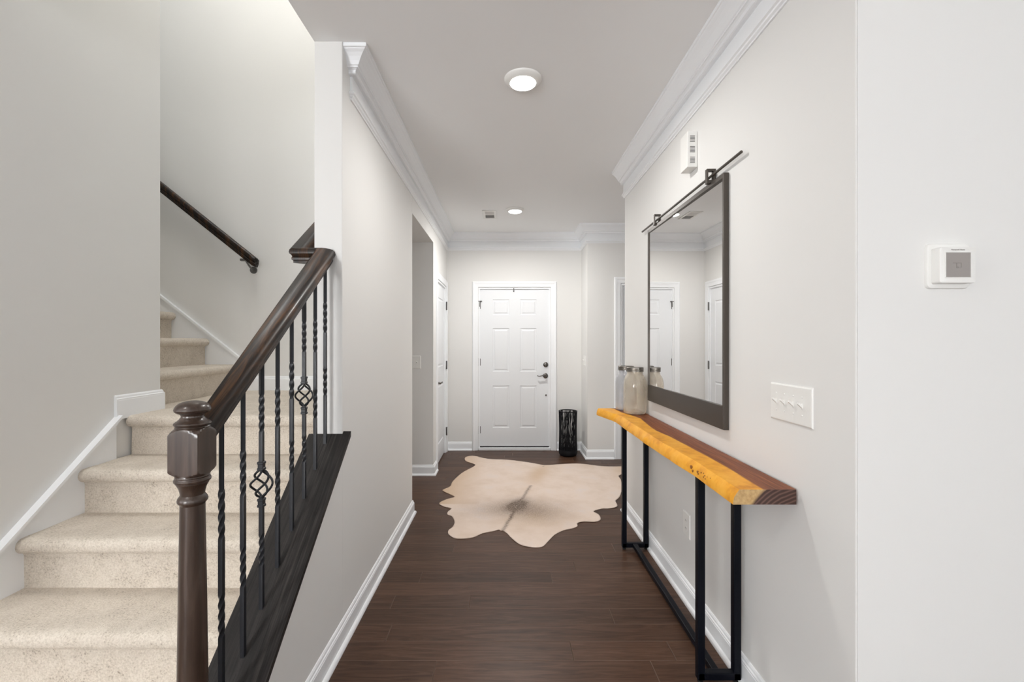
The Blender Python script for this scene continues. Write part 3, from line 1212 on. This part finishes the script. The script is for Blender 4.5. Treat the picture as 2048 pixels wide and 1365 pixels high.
ol = thing('power_outlet', 'white double power outlet low on the right wall under the console table', 'outlet', (XR, 2.43, 0.406))
finish('plate', plate(bmesh.new(), fr, -2.474, -2.386, 0.341, 0.471), M_PLASTIC2, ol)
for dv in (.0205, -.0205):
    bm = bmesh.new()
    rings = [[fr(-2.43 + .0165 * max(-.85, min(.85, math.cos(2 * PI * k / 28))) * 1.0, .406 + dv + .0155 * math.sin(2 * PI * k / 28), n) for k in range(28)] for n in (.005, .0075)]
    ring_loft(bm, rings)
    so = finish('socket', bm, M_PLASTIC, ol)
    for du, hh in ((-.006, .0045), (.006, .0038)):
        finish('slot', bx(XR - .0079, XR - .0070, 2.43 + du - .001, 2.43 + du + .001, .406 + dv + .002 - hh, .406 + dv + .002 + hh), M_DARK, so)
finish('screw', disc(bmesh.new(), fr, -2.43, .406, [(0.003, .0058), (0.003, .0066), (0.002, .007)], 12), M_PLASTIC, ol)


def fa(u, v_, n):      # alcove wall facing the viewer
    return (u, 4.71 - n, v_)


sa = thing('light_switch', 'white single switch plate in the alcove on the left', 'light switch', (-0.924, 4.71, 1.176))
finish('plate', plate(bmesh.new(), fa, -.968, -.880, 1.109, 1.244), M_PLASTIC2, sa)
toggles(sa, fa, [-.924], 1.176, 1)


def fe(u, v_, n):      # return wall beside the front door
    return (0.972 - n, -u, v_)


se = thing('light_switch', 'small white switch plate on the narrow wall right of the front door', 'light switch', (0.972, 5.56, 1.158))
finish('plate', plate(bmesh.new(), fe, -5.62, -5.50, 1.10, 1.22), M_PLASTIC2, se)
toggles(se, fe, [-5.583, -5.537], 1.16, 1)

# door chime
ch = thing('door_chime', 'white wall-mounted door chime box with slotted side above the mirror', 'door chime', (XR, 2.345, 2.276))
finish('housing', bx(.924, XR, 2.298, 2.392, 2.276, 2.459, .003), M_PLASTIC2, ch)
for gz in (2.420, 2.366, 2.312):
    for j in range(5):
        z = gz + (j - 2) * .0068
        finish('slot', bx(.937, .962, 2.2972, 2.2990, z - .0016, z + .0016), M_SLOTG, ch)

# thermostat
tw = 1.257
th = thing('thermostat', 'white square thermostat with grey screen on the wall at right', 'thermostat', (1.222, tw, 1.5955))


def rrect(bm, cx, cz, hw, hh, r_, y0, y1, edge=.004, seg=6):
    def loop(ins, y):
        out = []
        for sx, sz, a0 in ((1, 1, 0), (-1, 1, PI / 2), (-1, -1, PI), (1, -1, 3 * PI / 2)):
            for k in range(seg + 1):
                a = a0 + PI / 2 * k / seg
                rr = max(r_ - ins, .001)
                out.append((cx + sx * (hw - r_) + rr * math.cos(a), y, cz + sz * (hh - r_) + rr * math.sin(a)))
        return out
    ring_loft(bm, [loop(0, y0), loop(0, y1 + edge), loop(edge * .3, y1 + edge * .3), loop(edge, y1)])
    return bm


finish('back_plate', rrect(bmesh.new(), 1.222, 1.5955, .0597, .0622, .014, tw, tw - .010, .005), M_PLASTIC2, th, smooth=40)
bm = rrect(bmesh.new(), 1.222, 1.594, .0489, .0485, .006, tw - .009, tw - .035, .002)
finish('body', bm, M_PLASTIC2, th, smooth=40)
sy = tw - .035
bm = bmesh.new()
for q in ((-.0345, .0345, .0335, .0357), (-.0345, .0345, -.0357, -.0335), (-.0357, -.0335, -.0345, .0345), (.0335, .0357, -.0345, .0345)):
    box(bm, 1.222 + q[0], 1.222 + q[1], sy - .0016, sy + .001, 1.594 + q[2], 1.594 + q[3])
finish('screen_bezel', bm, M_PLASTIC2, th)
scr = plab(finish('screen', bx(1.222 - .0335, 1.222 + .0335, sy - .0006, sy + .0005, 1.594 - .0335, 1.594 + .0335), M_SCREEN, th), 'dim grey display')
# faint icon on the display: a small house outline
bm = bmesh.new()
for x0, x1, z0, z1 in ((-.008, .008, .0045, .0058), (-.0055, -.0042, -.008, .005), (.0072, .0085, -.0068, .006), (-.0048, .006, -.0092, -.008), (-.0025, .0012, -.006, -.0048), (-.0012, .0001, -.008, -.005), (-.014, -.006, .0045, .0058)):
    box(bm, 1.2225 + x0, 1.2225 + x1, sy - .0009, sy - .0004, 1.594 + z0, 1.594 + z1)
finish('icon', bm, M_INK, scr)


def text(body, size, loc, m, parent, name):
    c = bpy.data.curves.new(name, 'FONT')
    c.body = body
    c.size = size
    c.align_x = 'CENTER'
    c.extrude = .0001
    t_ = bpy.data.objects.new(name, c)
    COL.objects.link(t_)
    bpy.context.view_layer.update()
    me = bpy.data.meshes.new_from_object(t_)
    bpy.data.objects.remove(t_)
    bpy.data.curves.remove(c)
    me.materials.clear()
    me.materials.append(m)
    o = bpy.data.objects.new(name, me)
    o.rotation_euler = (PI / 2, 0, 0)
    COL.objects.link(o)
    o.parent = parent
    o.location = Vector(loc) - wl(parent)
    return o


text('Honeywell Home', .0052, (1.222, sy - .0004, 1.594 + .0395), M_INK, th, 'lettering')

# ------------------------------------------------------------------ mirror
mi = thing('wall_mirror', 'tall bronze-framed mirror hanging from a dark rail on the right wall', 'mirror', (XR, 2.486, 1.0))
my0, my1, mz0, mz1, mxf = 1.972, 3.000, 1.001, 2.126, 0.951
bm = bmesh.new()
box(bm, mxf, XR - .001, my0, my0 + .014, mz0, mz1, .0015)
box(bm, mxf, XR - .001, my1 - .014, my1, mz0, mz1, .0015)
box(bm, mxf, XR - .001, my0 + .014, my1 - .014, mz1 - .021, mz1, .0015)
box(bm, mxf, XR - .001, my0 + .014, my1 - .014, mz0, mz0 + .104, .0015)
# the mirror hangs a touch askew: its far edge stands 9 mm further off the wall


def skew_m(b_):
    for q in b_.verts:
        q.co.x -= .009 * (q.co.y - my0) / (my1 - my0)
    return b_


finish('frame', skew_m(bm), M_BRONZE, mi)
finish('mirror_glass', skew_m(prism(bmesh.new(), [(mxf + .0105, my0 + .012), (mxf + .015, my0 + .012), (mxf + .0105, my1 - .012), (mxf + .006, my1 - .012)], 2, mz0 + .10, mz1 - .012)), M_MIRROR, mi)
rzz, rxx = 2.155, 0.953
bm = lathe(bmesh.new(), [(0.0045, 0), (0.006, .0015), (0.006, 1.3265), (0.0045, 1.328)], rxx, 1.826, rzz, 16, 'Y')
finish('hanging_rail', bm, M_BRONZE, mi, smooth=40)
for by in (2.107, 2.85):
    bm = bmesh.new()
    h = .011
    box(bm, .934, .940, by - h, by + h, mz1 - .004, 2.190, .001)
    box(bm, .940, XR, by - h, by + h, 2.180, 2.190, .001)
    box(bm, .964, XR, by - h, by + h, mz1 - .004, 2.180, .001)
    box(bm, .940, .964, by - h, by + h, mz1 - .004, mz1 + .012, .001)
    finish('rail_bracket', bm, M_BRONZE, mi)

# ------------------------------------------------------------------ console table
TZ0, TZ1 = 0.846, 0.896
ct = thing('console_table', 'narrow live-edge wood console table with black steel legs under the mirror', 'table', (0.87, 2.43, 0))
EDGE = [(1.501, .756), (1.676, .758), (1.816, .760), (2.024, .750), (2.20, .747), (2.345, .743), (2.52, .742), (2.695, .740), (2.87, .742), (3.035, .742), (3.12, .728), (3.20, .708), (3.30, .684), (3.352, .676)]
HEART = [(1.501, .859), (1.839, .866), (2.1, .860), (2.344, .853), (2.5, .835), (2.62, .838), (2.737, .850), (2.909, .868), (3.05, .840), (3.15, .81), (3.318, .797), (3.362, .769)]


def interp(tab, y):
    if y <= tab[0][0]:
        return tab[0][1]
    for (a, p), (c, q) in zip(tab, tab[1:]):
        if y <= c:
            return p + (q - p) * (y - a) / (c - a)
    return tab[-1][1]


bm = bmesh.new()
lay = bm.verts.layers.float.new('heart')
NYS, NXS = 150, 16
rings = []
for i in range(NYS + 1):
    y = 1.501 + (3.352 - 1.501) * i / NYS
    eb = interp(EDGE, y) + .0025 * noise.noise(Vector((y * 9, 1.3, 0)))
    et = eb + .022 + .006 * noise.noise(Vector((y * 6, 7.7, 0))) - (.010 if y > 3.1 else 0)
    kn = math.exp(-((y - 2.42) / .030) ** 2) * .010 + math.exp(-((y - 2.83) / .05) ** 2) * .006 + math.exp(-((y - 3.0) / .04) ** 2) * .004
    hb = interp(HEART, y) + .004 * noise.noise(Vector((y * 7, 3.3, 0)))
    pts = []
    for t in (0, .12, .3, .5, .7, .88, 1.0):
        bul = .006 * math.sin(PI * t)
        x = eb + (et - eb) * t - bul - kn * math.sin(PI * min(t + .1, 1)) + .0012 * noise.noise(Vector((y * 22, t * 3, 2)))
        pts.append((x, y, TZ0 + (TZ1 - TZ0) * t))
    for j in range(1, NXS + 1):
        x = et + (.953 + .012 - et) * j / NXS
        pts.append((x, y, TZ1))
    pts.append((.965, y, TZ0))
    for j in (3, 2, 1):
        pts.append((eb + (.965 - eb) * j / 4, y, TZ0))
    ring = []
    for c in pts:
        q = bm.verts.new(c)
        q[lay] = c[0] - hb + .045 * (1 - (c[2] - TZ0) / (TZ1 - TZ0)) ** 0.8
        ring.append(q)
    rings.append(ring)
n = len(rings[0])
for a, c in zip(rings, rings[1:]):
    for j in range(n):
        bm.faces.new((a[j], a[(j + 1) % n], c[(j + 1) % n], c[j]))
# end caps as fans of small columns so that the end grain can carry the boundary
for ring, y in ((rings[0], 1.501), (rings[-1], 3.352)):
    rows = []
    eb = ring[0].co.x
    et = ring[6].co.x
    hb = interp(HEART, y)
    for t in (0, .12, .3, .5, .7, .88, 1.0):
        k = (0, .12, .3, .5, .7, .88, 1.0).index(t)
        x0 = ring[k].co.x
        row = []
        for j in range(NXS + 1):
            x = x0 + (.965 - x0) * j / NXS
            q = bm.verts.new((x, y, TZ0 + (TZ1 - TZ0) * t))
            q[lay] = x - hb + .045 * (1 - t) ** 0.8
            row.append(q)
        rows.append(row)
    for a, c in zip(rows, rows[1:]):
        for j in range(NXS):
            f = bm.faces.new((a[j], a[j + 1], c[j + 1], c[j]))
            f.material_index = 1
bmesh.ops.recalc_face_normals(bm, faces=bm.faces[:])
top = plab(finish('table_top', bm, [M_SLAB, M_END], ct, smooth=40), 'walnut slab with golden live front edge')
for y, t, r_ in ((2.015, .45, .006), (2.005, .35, .004), (1.985, .55, .004), (1.965, .62, .0035), (1.955, .40, .0045), (1.948, .50, .005), (1.938, .36, .0035), (1.928, .55, .003), (1.905, .6, .003), (2.075, .5, .009), (2.055, .3, .006)):
    y -= .215
    eb = interp(EDGE, y)
    x = eb + .022 * t - .006 * math.sin(PI * t) - .0005
    bm = bmesh.new()
    rings_ = []
    for hh, sc in ((.003, 1), (-.0006, .95), (-.0014, .4)):
        rings_.append([(x + hh, y + r_ * sc * 1.1 * math.cos(2 * PI * k / 9) * (1 + .3 * math.sin(k * 2.3)), TZ0 + .05 * t + r_ * sc * .9 * math.sin(2 * PI * k / 9)) for k in range(9)])
    ring_loft(bm, rings_)
    finish('knot', bm, M_KNOT, top)


def table_frame(y):
    h = .015
    bm = bmesh.new()
    xa, xb = .779, .955
    z0 = .014
    pts = [(xa, y, z0), (xb, y, z0)]
    box(bm, xa, xa + .030, y - h, y + h, z0, TZ0, .003)
    box(bm, xb - .030, xb, y - h, y + h, z0, TZ0, .003)
    fr_ = finish('leg_frame', bm, M_STEEL, ct)
    finish('bottom_bar', bx(xa + .002, xb - .002, y - h, y + h, z0, z0 + .030, .003), M_STEEL, fr_)
    finish('top_bar', bx(xa + .028, xb - .028, y - h, y + h, TZ0 - .030, TZ0, .003), M_STEEL, fr_)
    for x in (xa + .015, xb - .015):
        finish('foot', lathe(bmesh.new(), [(.010, 0), (.011, .002), (.011, .007), (.005, .008), (.005, .016)], x, y, 0, 14), M_RUBBER, fr_)


table_frame(1.846)
table_frame(3.030)
finish('stretcher', bx(.848, .878, 1.858, 3.018, .016, .042, .003), M_STEEL, ct)

# ------------------------------------------------------------------ jars


def jar(cx, cy, r_, h, m, label):
    t = thing('glass_jar', label, 'jar', (cx, cy, TZ1), 'lidded glass jars on the console table')
    k = r_ / .078
    out = [(.002, .004), (.045, .003), (.062, .001), (.070, .003), (.0755, .010), (.0775, .025), (.078, .06), (.078, .18), (.0775, .205), (.075, .225), (.070, .243), (.063, .257), (.057, .266), (.0545, .272), (.0540, .285), (.0540, h - .004)]
    inn = [(a - .0035, z + (.004 if z < .02 else 0)) for a, z in reversed(out) if a > .03]
    bm = lathe(bmesh.new(), [(a * k, z) for a, z in out + inn + [(.002, .009)]], cx, cy, TZ1, 48)
    finish('jar_body', bm, m, t, smooth=50)
    bm = lathe(bmesh.new(), [(.0565 * k, h - .030), (.058 * k, h - .028), (.058 * k, h - .023), (.0562 * k, h - .0205), (.058 * k, h - .018), (.058 * k, h - .013), (.0562 * k, h - .0105), (.058 * k, h - .008), (.0575 * k, h - .002), (.055 * k, h), (.051 * k, h), (.050 * k, h - .0025), (.003, h - .0025)], cx, cy, TZ1, 48)
    plab(finish('lid', bm, M_LID, t, smooth=35), 'ridged grey metal screw lid')


jar(.888, 3.105, .078, .318, M_JAR1, 'amber-tinted glass jar with grey lid, in front on the console table')
jar(.872, 3.275, .0755, .318, M_JAR2, 'grey-tinted glass jar partly hidden behind the amber jar on the console table')

# ------------------------------------------------------------------ black string lantern by the front door
lx, ly, lr, lh = .765, 5.545, .113, .548
la = thing('floor_lantern', 'tall black woven-string lantern cylinder standing beside the front door', 'lantern', (lx, ly, 0))
bm = lathe(bmesh.new(), [(lr * .80, 0), (lr * .88, .006), (lr * .96, .022), (lr, .045), (lr, .075), (lr - .004, .075), (lr - .004, .05), (.003, .045)], lx, ly, 0, 40)
finish('base', bm, M_BLACK, la, smooth=50)


def hoop(z, r_, rad):
    bm = bmesh.new()
    pts = [(lx + r_ * math.cos(2 * PI * k / 40), ly + r_ * math.sin(2 * PI * k / 40), z) for k in range(41)]
    return tube(bm, pts, rad, 8)


finish('hoop', hoop(lh - .006, lr - .004, .006), M_BLACK, la, smooth=60)
finish('hoop', hoop(.20, lr - .007, .003), M_BLACK, la, smooth=60)
for k in range(4):
    a = PI / 4 + k * PI / 2
    finish('rod', tube(bmesh.new(), [(lx + (lr - .006) * math.cos(a), ly + (lr - .006) * math.sin(a), z) for z in (.05, .3, lh - .006)], .004, 8), M_BLACK, la, smooth=60)
bm = bmesh.new()
N = 92
for k in range(N):
    a0 = 2 * PI * k / N
    grp = math.sin(a0 * 6 + .7)
    for lay_ in (0, 1):
        sh = (.42 * grp + .10 * math.sin(a0 * 11)) if lay_ == 0 else (-.34 * grp + .22)
        pts = []
        for i in range(7):
            t = i / 6
            a = a0 + sh * t + (.035 if lay_ else 0)
            rr = lr - .002 - .006 * lay_ - .006 * math.sin(PI * t)
            pts.append((lx + rr * math.cos(a), ly + rr * math.sin(a), .07 + (lh - .076) * t))
        if lay_ == 1 and k % 2:
            continue
        tube(bm, pts, .0022, 4)
finish('string_weave', bm, M_BLACK, la, kind='stuff')

# ------------------------------------------------------------------ cowhide rug
OUT = [(-0.483, 5.356), (-0.472, 5.439), (-0.418, 5.496), (-0.348, 5.469), (-0.207, 5.349), (0.012, 5.312), (0.199, 5.23), (0.333, 5.144), (0.42, 5.086), (0.493, 5.083), (0.601, 5.11), (0.76, 5.144), (0.894, 5.12), (1.025, 5.05), (1.144, 5.021), (1.28, 5.027), (1.343, 5.06), (1.344, 4.947), (1.272, 4.795), (1.171, 4.679), (1.157, 4.543), (1.114, 4.34), (1.054, 4.132), (1.005, 4.015), (0.956, 3.934), (0.946, 3.827), (0.916, 3.781), (0.85, 3.757), (0.795, 3.753), (0.718, 3.695), (0.744, 3.631), (0.746, 3.548), (0.726, 3.5), (0.681, 3.477), (0.608, 3.484), (0.565, 3.469), (0.545, 3.438), (0.539, 3.393), (0.496, 3.357), (0.423, 3.321), (0.352, 3.245), (0.303, 3.152), (0.257, 3.066), (0.217, 3.047), (0.168, 3.05), (0.099, 3.09), (0.042, 3.191), (0.013, 3.265), (-0.013, 3.309), (-0.034, 3.318), (-0.052, 3.335), (-0.092, 3.307), (-0.167, 3.272), (-0.226, 3.204), (-0.293, 3.182), (-0.356, 3.187), (-0.395, 3.231), (-0.417, 3.279), (-0.416, 3.328), (-0.395, 3.378), (-0.389, 3.453), (-0.404, 3.532), (-0.43, 3.597), (-0.462, 3.622), (-0.471, 3.656), (-0.466, 3.7), (-0.45, 3.744), (-0.465, 3.772), (-0.512, 3.799), (-0.564, 3.856), (-0.555, 3.914), (-0.509, 3.984), (-0.454, 4.036), (-0.494, 4.1), (-0.581, 4.199), (-0.576, 4.245), (-0.529, 4.328), (-0.526, 4.464), (-0.488, 4.665), (-0.43, 4.855), (-0.34, 5.06), (-0.383, 5.161), (-0.455, 5.248)]
loop = catmull(OUT, 3)


def inside(x, y):
    c = False
    for (x0, y0), (x1, y1) in zip(loop, loop[1:] + loop[:1]):
        if (y0 > y) != (y1 > y) and x < (x1 - x0) * (y - y0) / (y1 - y0) + x0:
            c = not c
    return c


verts = [Vector(p) for p in loop]
nb_ = len(verts)
edges = [(i, (i + 1) % nb_) for i in range(nb_)]
gs_ = .018
yy = 3.0
row = 0
while yy < 5.5:
    xx = -.6 + (gs_ / 2 if row % 2 else 0)
    while xx < 1.4:
        if inside(xx, yy):
            verts.append(Vector((xx, yy)))
        xx += gs_
    yy += gs_ * .87
    row += 1
vv, ee, ff, *_r = delaunay_2d_cdt(verts, edges, [list(range(nb_))], 1, 1e-5)
SP = [(0.438, 5.086), (0.243, 4.352), (0.152, 4.005), (0.098, 3.827), (0.047, 3.581), (-0.016, 3.328)]


def spine_x(y):
    for (x0, y0), (x1, y1) in zip(SP, SP[1:]):
        if y0 >= y >= y1:
            return x0 + (x1 - x0) * (y - y0) / (y1 - y0)
    return SP[0][0] + (y - SP[0][1]) * .27 if y > SP[0][1] else SP[-1][0]


bm = bmesh.new()
ld = bm.verts.layers.float.new('dark')
lt = bm.verts.layers.float.new('tan')
bv = []
for p in vv:
    x, y = p
    z = .006 + .0025 * noise.noise(Vector((x * 5, y * 5, 1)))
    q = bm.verts.new((x, y, z))
    dx = abs(x - spine_x(y) + .008 * noise.noise(Vector((y * 14, 0, 4))))
    wsp = .013 if y < 4.36 else .006
    line = math.exp(-(dx / wsp) ** 2) * (.8 if y < 4.36 else (.6 if y > 5.0 else .0))
    bl = math.exp(-((dx) / .075) ** 2 - ((y - 3.84) / .14) ** 2) * 1.0
    band = math.exp(-(dx / .36) ** 2 - ((y - 3.78 + .10 * min(dx, .4)) / .20) ** 2) * .58
    low = math.exp(-((x - .28) / .22) ** 2 - ((y - 3.6) / .18) ** 2) * .26
    q[ld] = min(1, max(line, bl) + band + low)
    nk = math.exp(-(dx / .10) ** 2 - ((y - 4.75) / .35) ** 2) * .75
    rim = max(0, (abs(x - .42) - .62) / .35) * (1 if y > 3.85 else 0) * .8
    low2 = math.exp(-((x - .25) / .25) ** 2 - ((y - 3.55) / .2) ** 2) * .45
    q[lt] = min(1, nk + rim + low2)
    bv.append(q)
for f in ff:
    try:
        bm.faces.new([bv[i] for i in f])
    except ValueError:
        pass
bmesh.ops.recalc_face_normals(bm, faces=bm.faces[:])
if sum(f.normal.z for f in bm.faces) < 0:
    bmesh.ops.reverse_faces(bm, faces=bm.faces[:])
rug = finish('cowhide_rug', bm, M_HIDE, None, smooth=179)
md = rug.modifiers.new('thick', 'SOLIDIFY')
md.thickness = .0045
md.offset = -1
tag(rug, 'cream cowhide rug with brown spine lying on the dark wood floor', 'rug')
